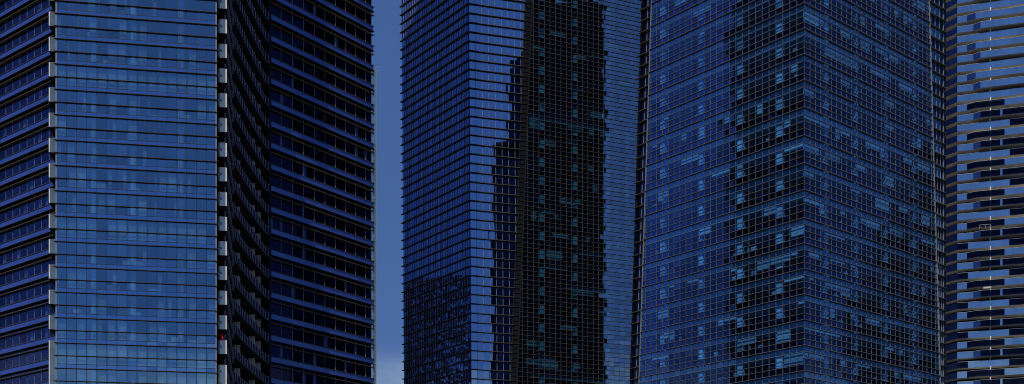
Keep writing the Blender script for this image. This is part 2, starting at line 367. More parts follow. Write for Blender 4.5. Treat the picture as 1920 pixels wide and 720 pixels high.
    for i, z in enumerate(lv):
        sl = xL(z) - 0.2; h = (lv[0] - lv[-1]) / (len(lv) - 1) / 4
        m = MB(); m.prism(inner(0.8, sl, sRm - 0.3), z - h * 0.95, z - h * 0.9); m.build('ceiling', M_CEIL, root)
        m = MB(); m.prism(inner(0.75, sl, sRm - 0.3), z + h * 0.4, z + h * 0.6); m.build('floor_slab', M_CORE, root)
    m = MB(); m.prism(inner(7.0, sLm - 6, sRm - 6), zb, zt, True); m.build('core', M_CORE, root)
    # the storeys above and below, the rear and the stepped roof
    def outline(sl): return [FL.xy(sl, 0), (c.x, c.y), FR.xy(sRm, 0), tuple((c + FL.d * sl + FR.d * sRm))]
    top = EYE + 128
    def quadr(t0, t1, sl):                                # slab of the plan between two distances from the left face
        return [tuple(c + FL.d * a + FR.d * b) for a, b in ((0.2, t0), (0.2, t1), (sl, t1), (sl, t0))]
    m = MB(); m.prism(outline(sLm), 0.0, zb - 0.1); m.build('lower_facade', M_FAR_A, root)
    o = outline(sLm - 0.3); m = MB()
    o2 = outline(xL(zt) - 0.3)
    for i0, i1 in ((2, 3), (3, 0)): m.quad((*o[i0], zb), (*o[i1], zb), (*o2[i1], zt), (*o2[i0], zt))
    m.build('rear_facade', M_FAR_A, root)
    m = MB(); m.prism(outline(sLm - 3.0), zt + 0.1, top); m.build('upper_facade', M_FAR_A, root)
    m = MB(); m.prism(quadr(4.6, sRm - .3, sLm - .4), top + 0.05, top + 16)
    for k in range(6):                                    # shoulder rounded towards the left face
        a0 = math.radians(k * 15); m.prism(quadr(5.0 + 7.5 * (1 - math.cos(a0)) , 12.6, sLm - .5), top + 16.02 + 9 * math.sin(a0), top + 16.0 + 9 * math.sin(a0 + math.radians(15)))
    m.prism(quadr(12.7, sRm - .4, sLm - .4), top + 16.03, top + 39); m.build('crown', M_FAR_A, root)
    m = MB(); m.prism(quadr(0.3, 6.4, sLm - 1), top + 0.05, top + 0.7, True); m.build('roof', M_ROOF, root)
office_corner_tower()

# ================================================================== office tower with a slim mirror bay, centre
def office_bay_tower():
    root = thing('office_tower', (5, 300, 0), 'tall office tower beside the strip of sky, with a bright mirror bay and dark reflections', 'office tower')
    Y0 = 287.6; sh = -0.0066
    zc0 = EYE + (YH - 360) / F * Y0
    A = Face(880.8, Y0, -772, sh, zc0); B = Face(880.8, Y0, 9050, sh, zc0); G = Face(1000, 292.0, 6300, 0, 0)
    z_bot = EYE + (YH - 692.5) / F * Y0; H = 4.3
    lv = [z_bot + H * k for k in range(23, -5, -1)]; zt, zb = lv[0], lv[-1]
    sA = A.s_px(755.4)
    dpx = lambda u, y: u - sh * (EYE + (YH - y) / F * Y0 - zc0) / Y0 * F          # undo the taper of the sheared face
    eB = line_s(B, dpx(985, 0), dpx(957, 720))
    eG = line_s(G, 997.5, 969); sG = G.s_px(1235)
    stepA = sA / 28; stepB = B.s_px(893.1); stepG = (G.s_px(1010.4))
    # fins round the corner, two a storey
    for i in range(len(lv) - 1):
        for r in range(2):
            z = lv[i] - H * r / 2; o = 0.36; t = 0.085
            q = corner_out(A, B, o); q = (q[0] + sh * (z - zc0), q[1])
            m = MB(); m.prism([A.xy(sA + 0.35, -0.05, z), A.xy(sA + 0.35, o, z), q, B.xy(eB(z) + 0.1, o, z), B.xy(eB(z) + 0.1, -0.05, z), A.xy(0, -0.05, z)], z - t, z + t)
            m.build('fin', M_FIN_DARK, root)
            m = MB(); m.prism([A.xy(sA + 0.36, o, z), A.xy(sA + 0.36, o + 0.03, z), (q[0] + (A.n.x + B.n.x) * .02, q[1] + (A.n.y + B.n.y) * .02), B.xy(eB(z) + 0.1, o + 0.03, z), B.xy(eB(z) + 0.1, o, z), q], z - 0.03, z + t + .01)
            m.build('fin_edge', M_FIN, root)
    allgf, allrf = [], []
    for i in range(len(lv) - 1):
        for r in range(4):
            z = lv[i] - H * r / 4
            m = MB(); bq = B.xy(eB(z) + 0.05, 0.0, z); g0 = G.xy(eG(z) - .02, 0.0)
            m.prism([bq, g0, G.xy(eG(z) - 0.05, 0.14), (bq[0] - 0.15, bq[1] - 0.2)], z - 0.03, z + 0.03)
            allrf.append((1.0 if zb + 10 < z < zt - 14 else 0.5, (lambda mm, v=m.v, f=m.f: (mm.f.extend(tuple(k + len(mm.v) for k in q) for q in f), mm.v.extend(v))), 'return_fin', M_FIN_DARK, root))
            def mk(m, z=z):
                G.box(m, eG(z), sG, z - 0.032, z + 0.032, 0.0, 0.17)
            allgf.append((1.0 if zb + 10 < z < zt - 14 else 0.5, mk, 'grid_fin', M_FIN, root))
    lay(allgf); lay(allrf)
    # mullions
    for k in range(1, 28):
        s = k * stepA; m = MB(); A.slant(m, s - .045, s + .045, s - .045, s + .045, zb, zt, -0.02, 0.12); m.build('mullion', M_MULL, root)
    for k in range(1, 12):
        s = k * stepB; za = zt
        if s > eB(zt): za = zt
        if s > eB(zb) :
            lo, hi = zb, zt                       # bay widens upward: mullion only above
            for _ in range(30):
                md = (lo + hi) / 2
                if eB(md) > s: hi = md
                else: lo = md
            z_lo = hi
        else: z_lo = zb
        if za - z_lo < 2: continue
        m = MB(); B.box(m, s - .04, s + .04, z_lo, za, -0.02, 0.06); m.build('mullion', M_MULL, root)
    k0 = math.ceil(eG(zb) / stepG)
    k = k0
    while k * stepG < sG:
        s = k * stepG; zlo, za = zb, zt
        if s < eG(zt):
            lo, hi = zb, zt
            for _ in range(30):
                md = (lo + hi) / 2
                if eG(md) < s: lo = md
                else: hi = md
            za = lo
        if za - zlo > 2:
            m = MB(); G.box(m, s - .023, s + .023, zlo, za, -0.03, 0.06); m.build('grid_mullion', M_GRIDMULL, root)
        k += 1
    m = MB(); G.slant(m, eG(zb) - .12, eG(zb) + .12, eG(zt) - .12, eG(zt) + .12, zb, zt, -0.05, 0.15); m.build('edge_trim', M_FIN_DARK, root)
    m = MB(); B.slant(m, eB(zb) - .1, eB(zb) + .1, eB(zt) - .1, eB(zt) + .1, zb, zt, -0.05, 0.15); m.build('edge_trim', M_FIN_DARK, root)
    m = MB(); q0 = A.P(0, zb); m.hexa([A.P(.1, zb, 0), A.P(.1, zb, .1), B.P(.1, zb, .1), B.P(.1, zb, 0), A.P(.1, zt, 0), A.P(.1, zt, .1), B.P(.1, zt, .1), B.P(.1, zt, 0)]); m.build('corner_post', M_FIN_DARK, root)
    # glazing
    blinds = []
    for i in range(len(lv) - 1):
        z1, z0 = lv[i], lv[i + 1]; hh = H / 2; h = H / 4
        for r, nm in ((0, 'window_band'), (1, 'spandrel_band')):
            zc, za = z1 - hh * r, z1 - hh * (r + 1)
            m = MB()
            for k in range(28): A.pane(m, k * stepA, (k + 1) * stepA, za, zc, 0, 0.005)
            m.build(nm, M_SIDEGLASS if r == 0 else M_SIDESPAN, root)
            m = MB(); n = int(eB((za + zc) / 2) / stepB) + 1
            for k in range(n):
                sa = k * stepB; b0, b1 = min(sa + stepB, eB(za)), min(sa + stepB, eB(zc))
                if b0 - sa > .04 and b1 - sa > .04: B.pane(m, sa, b0, za, zc, 0, 0.0035, s1t=b1)
            m.build('bay_' + nm, M_BAYMIRROR if r == 0 else M_BAYMIRRORSPAN, root)
        for rows, nm, mt in (((0, 1, 2), 'grid_window_band', M_GRIDGLASS), ((3,), 'grid_spandrel_band', M_GRIDSPAN)):
            m = MB()
            for r in rows:
                za, zc = z1 - h * (r + 1), z1 - h * r; k = math.floor(min(eG(za), eG(zc)) / stepG)
                while k * stepG < sG:
                    a0, a1 = max(k * stepG, eG(za)), max(k * stepG, eG(zc)); b = (k + 1) * stepG
                    if b - a0 > .04 and b - a1 > .04: G.pane(m, a0, b, za, zc, 0, 0.0035, s0t=a1)
                    k += 1
            m.build(nm, mt, root)
        # return wall between bay and grid
        m = MB(); m.quad(B.P(eB(z0), z0), G.P(eG(z0), z0), G.P(eG(z1), z1), B.P(eB(z1), z1)); m.build('return_panel', M_DARKWALL, root)
        m = MB(); a0 = eG((z0 + z1) / 2) + .6; G.box(m, a0, sG, z1 - h * .95, z1 - .1, -.54, -.52); m.build('bulkhead', M_WINGCORE, root)
        # blinds and bulkheads
        if R.random() < 0.4:
            a, b = sorted((R.uniform(-1, sG), R.uniform(-1, sG))); a = max(a, eG(z0) + 0.3)
            if b - a > 2: blinds.append(((b - a) * .6, (lambda m, a=a, b=b, z1=z1: G.box(m, a, b, z1 - h * .85, z1 - .15, -0.5, -0.3)), 'roller_blind', M_BLIND, root))
        k = 0
        while k < 22:
            if R.random() < 0.13:
                run = R.choice((1, 1, 2, 3)); drop = R.choice((.5, .8, 1.2, 1.7)) * h; a = eG(z1) + 0.6 + k * stepG
                blinds.append((run * drop, (lambda m, a=a, run=run, z1=z1, drop=drop: G.box(m, a, a + run * stepG - .12, z1 - h - drop, z1 - h - .02, -.3, -.26)), 'roller_blind', M_BLIND, root))
            k += 1
        for k in range(9):
            if R.random() < 0.30 and (k + 1) * stepB < eB(z1):
                drop = R.choice((.5, .8, 1.2, 1.9)) * h; a = k * stepB + .06
                blinds.append((drop, (lambda m, a=a, z1=z1, drop=drop: B.box(m, a, a + stepB - .12, z1 - .15 - drop, z1 - .15, -.3, -.26)), 'roller_blind', M_BLIND, root))
    lay(blinds)
    for px in (1018, 1081, 1143):
        s = G.s_px(px); m = MB(); G.box(m, s - .5, s + .5, zb, zt, -1.4, -.56); m.build('interior_column', M_COLUMN_PALE, root)
    s = B.s_px(939); m = MB(); B.box(m, s - .5, s + .5, zb, zt, -1.4, -.5); m.build('interior_column', M_COLUMN_PALE, root)
    # inside and rest of the body
    def ring(z, o):
        a = A.xy(sA - .3, -o, z); c = corner_out(A, B, -o); c = (c[0] + sh * (z - zc0), c[1]); b = B.xy(eB(z), -o, z); g = G.xy(eG(z) + .2, -o); g2 = G.xy(sG, -o)
        return [a, c, b, g, g2, (g2[0] - 6, g2[1] + 18), (a[0] + 10, a[1] + 10)]
    for z in lv:
        m = MB(); m.prism(ring(z, .8), z - .12, z - .06); m.build('ceiling', M_CEIL, root)
        m = MB(); m.prism(ring(z, .7), z + .5, z + .75); m.build('floor_slab', M_CORE, root)
    zm = (zb + zt) / 2; rg = ring(zm, 9); m = MB(); m.prism(rg, zb, zt); m.build('core', M_CORE, root)
    rg = ring(zb, 0.02); m = MB(); m.prism(rg, 0, zb - .1); m.build('lower_facade', M_FAR_A, root)
    rg2 = ring(zt, 0.02); m = MB(); m.prism(rg2, zt + .1, zt + 60); m.build('upper_facade', M_FAR_A, root)
    m = MB(); rg3 = ring(zm, 0.3)
    for a, b in ((4, 5), (5, 6), (6, 0)): m.quad((*rg3[a], zb), (*rg3[b], zb), (*rg3[b], zt), (*rg3[a], zt))
    m.build('rear_facade', M_FAR_A, root)
    m = MB(); m.prism(ring(zt, 1.0), zt + 60.05, zt + 60.8); m.build('roof', M_ROOF, root)
office_bay_tower()

# ================================================================== apartment tower on the left
def apartment_tower():
    root = thing('apartment_tower', (-50, 190, 0), 'apartment tower with a broad bright blue glass front, side balconies and dark banded wings', 'apartment tower')
    B = Face(105.3, 168.2, 14960); sB = B.s_px(405.3); H = 3.4; step = sB / 16
    ztop = B.z_px(25.3)
    lv = [ztop + H * k for k in range(4, -17, -1)]; zt, zb = lv[0], lv[-1]
    # glass front
    curt = []
    cols = [B.s_px(p) for p in (174, 248, 338)]
    for i in range(len(lv) - 1):
        z1, z0 = lv[i], lv[i + 1]
        for fr in (0, .5):
            z = z1 - H * fr; m = MB(); B.box(m, -0.28, sB + 0.28, z - .045, z + .045, -0.02, 0.22); m.build('fin', M_FIN_DARK, root)
            m = MB(); B.box(m, -0.29, sB + 0.29, z + .005, z + .052, 0.222, 0.25); m.build('fin_edge', M_FIN, root)
        m = MB(); B.box(m, 0, sB, z1 - H * .82 - .03, z1 - H * .82 + .03, -0.04, 0.03); m.build('transom', M_MULL_DARK, root)
        m = MB()
        for k in range(16):
            B.pane(m, k * step, (k + 1) * step, z1 - H * .5, z1, 0, .003)
            B.pane(m, k * step, (k + 1) * step, z1 - H * .82, z1 - H * .5, 0, .003)
        m.build('window_band', M_BAYGLASS, root)
        m = MB()
        for k in range(16): B.pane(m, k * step, (k + 1) * step, z0, z1 - H * .82, 0, .002)
        m.build('spandrel_band', M_BAYSPAN, root)
        k = 0; full = R.random() < 0.36
        while k < 16:
            if R.random() < (0.8 if full else 0.36):
                w = R.choice((.3, .5, .8, 1.0)) if not full else 1.0
                a = k * step + (0.06 if R.random() < .5 else step * (1 - w) + .06)
                def cu(m, a=a, w=w, z1=z1):
                    x = a; n = max(4, int(w * step / .11)); dx = (w * step - .12) / n      # pleats
                    for j in range(n):
                        o0, o1 = (-.35, -.28) if j % 2 else (-.28, -.35)
                        m.quad(B.P(x, z1 - H * .81, o0), B.P(x + dx, z1 - H * .81, o1), B.P(x + dx, z1 - .1, o1), B.P(x, z1 - .1, o0)); x += dx
                curt.append((w, cu, 'curtain', M_CURTAIN, root))
            k += 1
        if R.random() < .8:
            for _ in range(2):
                a = R.uniform(1, sB - 3); w = R.uniform(.6, 1.8)
                curt.append((.35, (lambda m, a=a, w=w, z1=z1: B.box(m, a, a + w, z1 - H * .81, z1 - H * .81 + R.uniform(.4, .9), -1.2, -.7)), 'furniture_back', M_CURTAIN, root))
    lay([c for c in curt if c[2] == 'curtain']); lay([c for c in curt if c[2] != 'curtain'], 60)
    for k in range(1, 16):
        m = MB(); B.box(m, k * step - .036, k * step + .036, zb, zt, -.04, .03); m.build('mullion', M_MULL_DARK, root)
    for s in (0.0, sB):
        m = MB(); B.box(m, s - .07, s + .07, zb, zt, -.1, .06); m.build('edge_trim', M_TRIM, root)
    for s in cols:
        pts = []
        for k in range(12):
            a = k * math.pi / 6; q = B.p0 + B.d * (s + .42 * math.cos(a)) + B.n * (-1.1 + .42 * math.sin(a)); pts.append((q.x, q.y))
        m = MB(); m.prism(pts, zb, zt); m.build('interior_column', M_COLUMN_PALE, root)
    for z in lv:
        m = MB(); m.prism([B.xy(.1, -.12), B.xy(sB - .1, -.12), B.xy(sB - .1, -9), B.xy(.1, -9)], z + .04, z + .1); m.build('ceiling', M_CEIL, root)
        m = MB(); m.prism([B.xy(.1, -.15), B.xy(sB - .1, -.15), B.xy(sB - .1, -9), B.xy(.1, -9)], z + .35, z + .5); m.build('floor_slab', M_CORE, root)
    m = MB(); m.prism([B.xy(.05, -8), B.xy(sB - .05, -8), B.xy(sB - .05, -14), B.xy(.05, -14)], zb, zt); m.build('core', M_CORE, root)
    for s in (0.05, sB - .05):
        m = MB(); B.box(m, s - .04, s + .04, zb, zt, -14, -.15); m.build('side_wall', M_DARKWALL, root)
    # balconies either side of the glass front
    for side in (0, 1):
        if side == 0: a, b = B.s_px(90.3), B.s_px(104.6)
        else: a, b = B.s_px(408.5), B.s_px(424.8)
        oo = -0.5 if side == 0 else -0.9
        wp = 0.17
        z_last = B.z_px(641 if side == 0 else 676, 0 if side == 0 else sB)
        for i in range(len(lv) - 1):
            z = lv[i] + (0.38 if side == 0 else 1.3)
            if z < z_last - 1.0: continue
            long_ = abs(z - z_last) < 1.7
            zlo = zb if long_ else z - 1.86
            sl = MB(); B.box(sl, a + .02, b - .02, zlo - .02, zlo + .16, oo - 4.0, oo - .06); part = sl.build('balcony', M_SLABDARK, root)
            m = MB(); e0, e1 = (a, a + wp) if side == 0 else (b - wp * 1.2, b)
            B.box(m, e0, e1, zlo, z, oo - .12, oo + .06); m.build('end_post', M_WHITE, part)
            m = MB(); g0, g1 = (a + wp, b) if side == 0 else (a, b - wp * 1.2)
            if long_:
                zz = z
                while zz > zlo: B.pane(m, g0, g1, max(zz - .93, zlo), zz, oo, .004); zz -= .93
            else: B.pane(m, g0, g1, zlo, z - .9, oo, .004); B.pane(m, g0, g1, z - .9, z, oo, .004)
            m.build('glass_panel', M_BALCPANEL, part)
            m = MB(); B.box(m, a, b, z, z + .04, oo - .05, oo + .03); m.build('handrail', M_MULL, part)
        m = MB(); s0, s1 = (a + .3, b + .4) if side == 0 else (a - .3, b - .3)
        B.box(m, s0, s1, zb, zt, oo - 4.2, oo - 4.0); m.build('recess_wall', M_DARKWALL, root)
    # banded wings
    def wing(f, s0, s1, step, zband, kk, off):
        out = []
        for k in kk:
            z = zband + H * k; zd = z - H
            m = MB(); n = int((s1 - s0) / (step * 2)) + 1
            for j in range(n):
                a, b = s0 + j * step * 2, min(s0 + (j + 1) * step * 2, s1)
                if b - a > .05: f.box(m, a + .008, b - .008, z - H * .235, z, -.34, .10)
            m.build('spandrel_band', M_WINGSPAN, root)
            m = MB(); f.box(m, s0, s1 + .25, z - H * .43, z - H * .405, -.28, .16); m.build('fin', M_FIN, root)
            m = MB(); f.box(m, s0, s1 + .25, zd + .012, zd + .07, -.28, .20); m.build('sill', M_FIN, root)
            m = MB(); f.box(m, s0, s1 + .25, z - H * .235 - .05, z - H * .235 - .004, -.3, .22); m.build('ledge', M_FIN_DARK, root)
            m = MB(); j = 0
            while s0 + off + (j - 1) * step < s1:
                a, b = max(s0, s0 + off + (j - 1) * step), min(s1, s0 + off + j * step)
                if b - a > .05: f.pane(m, a, b, zd, z - H * .235, -.3, .003)
                j += 1
            m.build('window_band', M_WINGGLASS, root)
            m = MB(); f.box(m, s0, s1, z - .3, z - .1, -6, -.4); m.build('floor_slab', M_SLABDARK, root)
            x = s0
            while x < s1 - 1:
                if R.random() < .12:
                    w = R.uniform(.3, .9); out.append((w, (lambda m, x=x, w=w, zd=zd, z=z: f.box(m, x, x + w, zd + .1, z - H * .42, -.62, -.55)), 'curtain', M_CURTAIN, root))
                x += step
        z0, z1 = zband + H * (min(kk) - 1), zband + H * max(kk)
        j = 0
        while s0 + off + j * step < s1 - .2:
            s = s0 + off + j * step; m = MB(); f.box(m, s - .022, s + .022, z0, z1, -.31, -.24); m.build('mullion', M_MULL, root); j += 1
        m = MB(); f.box(m, s0, s1, z0, z1, -6.3, -6); m.build('core', M_WINGCORE, root)
        return out, z0, z1
    A = Face(92, 193.5, -1945); D = Face(508, 199.3, 2740)
    sD = D.s_px(699.0); stepD = D.s_px(528) ; stepD = sD / 9.6
    zD = EYE + (YH - 588.8) / F * 199.3
    c1, z0D, z1D = wing(D, 0.0, sD, stepD, zD, range(-5, 21), stepD * .98)
    sA0, sA1 = A.s_px(112), A.s_px(-45); stepA = A.s_px(92 - 14.0)
    c2, z0A, z1A = wing(A, sA0, sA1, stepA, 92.2, range(-16, 9), stepA * .6)
    lay(c1 + c2, 40)
    # glass screen on the outer end of the right wing
    zs = EYE + (YH - 128) / F * (D.p0.y + D.d.y * sD)
    m = MB(); q = Vector(D.xy(sD + .06, -.1)); d2 = Vector((.62, -.1)).normalized()
    pa, pb = q, q + d2 * .62
    m.hexa([(pa.x, pa.y, z0D), (pb.x, pb.y, z0D), (pb.x, pb.y + .06, z0D), (pa.x, pa.y + .06, z0D), (pa.x, pa.y, zs), (pb.x, pb.y, zs), (pb.x, pb.y + .06, zs), (pa.x, pa.y + .06, zs)])
    scr = m.build('glass_screen', glass('screen_glass', 0.2, (0.6, 0.85, 1.0), back=(0.10, 0.18, 0.20), var=0.05), root)
    m = MB(); m.prism([(pb.x - .05, pb.y - .04), (pb.x + .05, pb.y - .04), (pb.x + .05, pb.y + .1), (pb.x - .05, pb.y + .1)], z0D, zs + .1); m.build('post', M_MULL, scr)
    z = zs - .4
    while z > z0D:
        m = MB(); m.hexa([(pa.x, pa.y - .03, z), (pb.x, pb.y - .03, z), (pb.x, pb.y + .09, z), (pa.x, pa.y + .09, z), (pa.x, pa.y - .03, z + .07), (pb.x, pb.y - .03, z + .07), (pb.x, pb.y + .09, z + .07), (pa.x, pa.y + .09, z + .07)])
        m.build('rail', M_MULL, scr); z -= 1.7
    m = MB(); prev = None                                 # bent hoop at the head of the screen
    for k in range(13):
        a = math.radians(-100 + k * 17); c = Vector((pb.x + .25 + .55 * math.cos(a), pb.y, zs - .15 + .38 * math.sin(a)))
        if prev is not None:
            m.hexa([(prev.x, prev.y - .04, prev.z), (c.x, c.y - .04, c.z), (c.x, c.y + .04, c.z), (prev.x, prev.y + .04, prev.z), (prev.x, prev.y - .04, prev.z + .08), (c.x, c.y - .04, c.z + .08), (c.x, c.y + .04, c.z + .08), (prev.x, prev.y + .04, prev.z + .08)])
        prev = c
    m.build('hoop', M_MULL, scr)
    # curved flank of stacked terraces between the glass front and the right wing
    pl = [(425.6, 173.2), (429, 174.2), (433, 175.4), (437.5, 177), (447, 180.4), (460, 185), (475, 190.4), (487, 194.6), (497, 197.9), (507, 199.8)]
    pts = [Vector(((u - CX) / F * y, y)) for u, y in pl]
    nrm = []
    for k in range(len(pts)):
        a, b = pts[max(k - 1, 0)], pts[min(k + 1, len(pts) - 1)]; t = (b - a).normalized(); nrm.append(Vector((t.y, -t.x)))
    back = [p - n * 1.7 for p, n in zip(pts, nrm)]
    wallp = [p - n * 2.0 for p, n in zip(pts, nrm)]
    zf = [lv[0] + .2 - H * k for k in range(len(lv))]
    def rib(m, line, n, o0, o1, z0, z1):
        for k in range(len(line) - 1):
            a, b, na, nb = line[k], line[k + 1], n[k], n[k + 1]
            p = [a + na * o0, b + nb * o0, b + nb * o1, a + na * o1]
            m.hexa([(q.x, q.y, z0) for q in p] + [(q.x, q.y, z1) for q in p])
    dens = []
    for k in range(3, len(pts) - 1):
        n = max(2, int((pts[k + 1] - pts[k]).length / .95))
        for j in range(n): dens.append((pts[k].lerp(pts[k + 1], j / n), nrm[k].lerp(nrm[k + 1], j / n)))
    for z in zf:
        m = MB(); rib(m, pts[2:], nrm[2:], -1.7, .05, z - .3, z); ter = m.build('terrace', M_FLANKEDGE, root)
        m = MB(); rib(m, pts[3:], nrm[3:], -.02, .03, z + .06, z + 1.05); m.build('glass_balustrade', M_FLANKGLASS, ter)
        m = MB(); rib(m, pts[3:], nrm[3:], -.04, .06, z + 1.06, z + 1.11); m.build('handrail', M_UPRIGHT, ter)
        m = MB(); rib(m, pts[3:], nrm[3:], .052, .07, z - .12, z - .04); m.build('edge_strip', M_UPRIGHT, ter)
        m = MB()
        for p, n in dens:
            t = Vector((-n.y, n.x)) * .035
            q = [p + n * .05 - t, p + n * .05 + t, p + n * .11 + t, p + n * .11 - t]
            m.hexa([(c.x, c.y, z) for c in q] + [(c.x, c.y, z + 1.12) for c in q])
        m.build('baluster', M_BALUSTER, ter, kind='stuff')
        for k in (5, 7, 8):
            p, n = pts[k], nrm[k]; t = Vector((-n.y, n.x)) * .12
            m = MB(); q = [p - n * 1.7 - t, p - n * 1.7 + t, p - n * .8 + t, p - n * .8 - t]
            m.hexa([(c.x, c.y, z + .002) for c in q] + [(c.x, c.y, z + H - .302) for c in q]); m.build('divider_wall', M_DIVIDER, ter)
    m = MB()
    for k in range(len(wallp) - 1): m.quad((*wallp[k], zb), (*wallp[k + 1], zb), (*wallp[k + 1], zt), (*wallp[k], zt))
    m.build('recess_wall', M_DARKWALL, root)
    m = MB(); rib(m, pts[:4], nrm[:4], -.35, -.15, zb, zt); m.build('screen_wall', M_FLANKEDGE, root)
    for z in zf:                                          # raking blades that close the start of the curve, one a storey
        m = MB(); prevs = None
        for j in range(9):
            f_ = j / 8; x = f_ * 3; i_ = min(int(x), 2); p = pts[i_].lerp(pts[i_ + 1], x - i_); n = nrm[i_].lerp(nrm[i_ + 1], x - i_)
            zz = z - 4.2 * f_ ** 1.4; cur = [(p.x + n.x * o, p.y + n.y * o, zz + h_) for o, h_ in ((-.12, -.32), (.12, -.32), (.12, .32), (-.12, .32))]
            if prevs:
                m.hexa([prevs[0], cur[0], cur[1], prevs[1], prevs[3], cur[3], cur[2], prevs[2]])
            prevs = cur
        m.build('raking_blade', M_UPRIGHT, root)
    p = pts[-1]; m = MB(); m.prism([(p.x - .15, p.y - .35), (p.x + .05, p.y - .35), (p.x + .05, p.y + .1), (p.x - .15, p.y + .1)], zb - 10, z1D); m.build('edge_trim', M_FLANKEDGE, root)
    # body: below, above, behind
    top = 250.0
    fl = [(q.x, q.y) for q in pts]
    dr = D.xy(sD, -.35)
    foot = [A.xy(sA1, -.35), A.xy(sA0, -.35), B.xy(0.0, -14), B.xy(0.0, 0), B.xy(sB, 0)] + fl[:-1] + [D.xy(0.0, -.35), dr, (dr[0] - 21, dr[1] + 4.4), (dr[0] - 55, dr[1] + 5), A.xy(sA1, -11)]
    m = MB(); m.prism(foot, 0, min(zb, z0D, z0A) - .1); m.build('lower_facade', M_FAR_B, root)
    m = MB(); m.prism(foot, max(zt, z1D, z1A) + .5, top); m.build('upper_facade', M_FAR_B, root)
    m = MB(); m.prism([(x * .995, y * 1.001) for x, y in foot], top + .05, top + .9); m.build('roof', M_ROOF, root)
    rear = foot[-4:]; zlo, zhi = min(zb, z0D, z0A), max(zt, z1D, z1A) + .5
    m = MB()
    for k in range(3): m.quad((*rear[k], zlo), (*rear[k + 1], zlo), (*rear[k + 1], zhi), (*rear[k], zhi))
    m.quad((*A.xy(sA1, -11), zlo), (*A.xy(sA1, -.35), zlo), (*A.xy(sA1, -.35), zhi), (*A.xy(sA1, -11), zhi)); m.build('rear_facade', M_FAR_B, root)
    # folded red parasol on a balcony
    s = B.s_px(414.6); zbase = lv[0] - H * 17 + 1.3 - 1.05
    par = thing('folded_parasol', B.P(s, zbase, -1.6), 'folded red parasol standing on a balcony beside the blue glass front', 'parasol')
    def lathe(prof, n=12, pleat=0.0):
        m = MB(); c = B.P(s, 0, -1.6); rings = []
        for r, z in prof:
            rings.append([(c[0] + r * (1 + (pleat if k % 2 else -pleat)) * math.cos(2 * math.pi * k / n), c[1] + r * (1 + (pleat if k % 2 else -pleat)) * math.sin(2 * math.pi * k / n), zbase + z) for k in range(n)])
        for i in range(len(rings) - 1):
            for k in range(n): m.quad(rings[i][k], rings[i][(k + 1) % n], rings[i + 1][(k + 1) % n], rings[i + 1][k])
        return m
    lathe([(.0, 0), (.22, 0), (.22, .06), (.05, .1), (.03, .5), (.03, 2.3), (0, 2.32)]).build('pole', M_MULL, par)
    lathe([(.05, .75), (.26, .8), (.23, 1.2), (.15, 1.7), (.06, 2.2), (.0, 2.28)], 16, .18).build('canopy', M_RED, par)
apartment_tower()

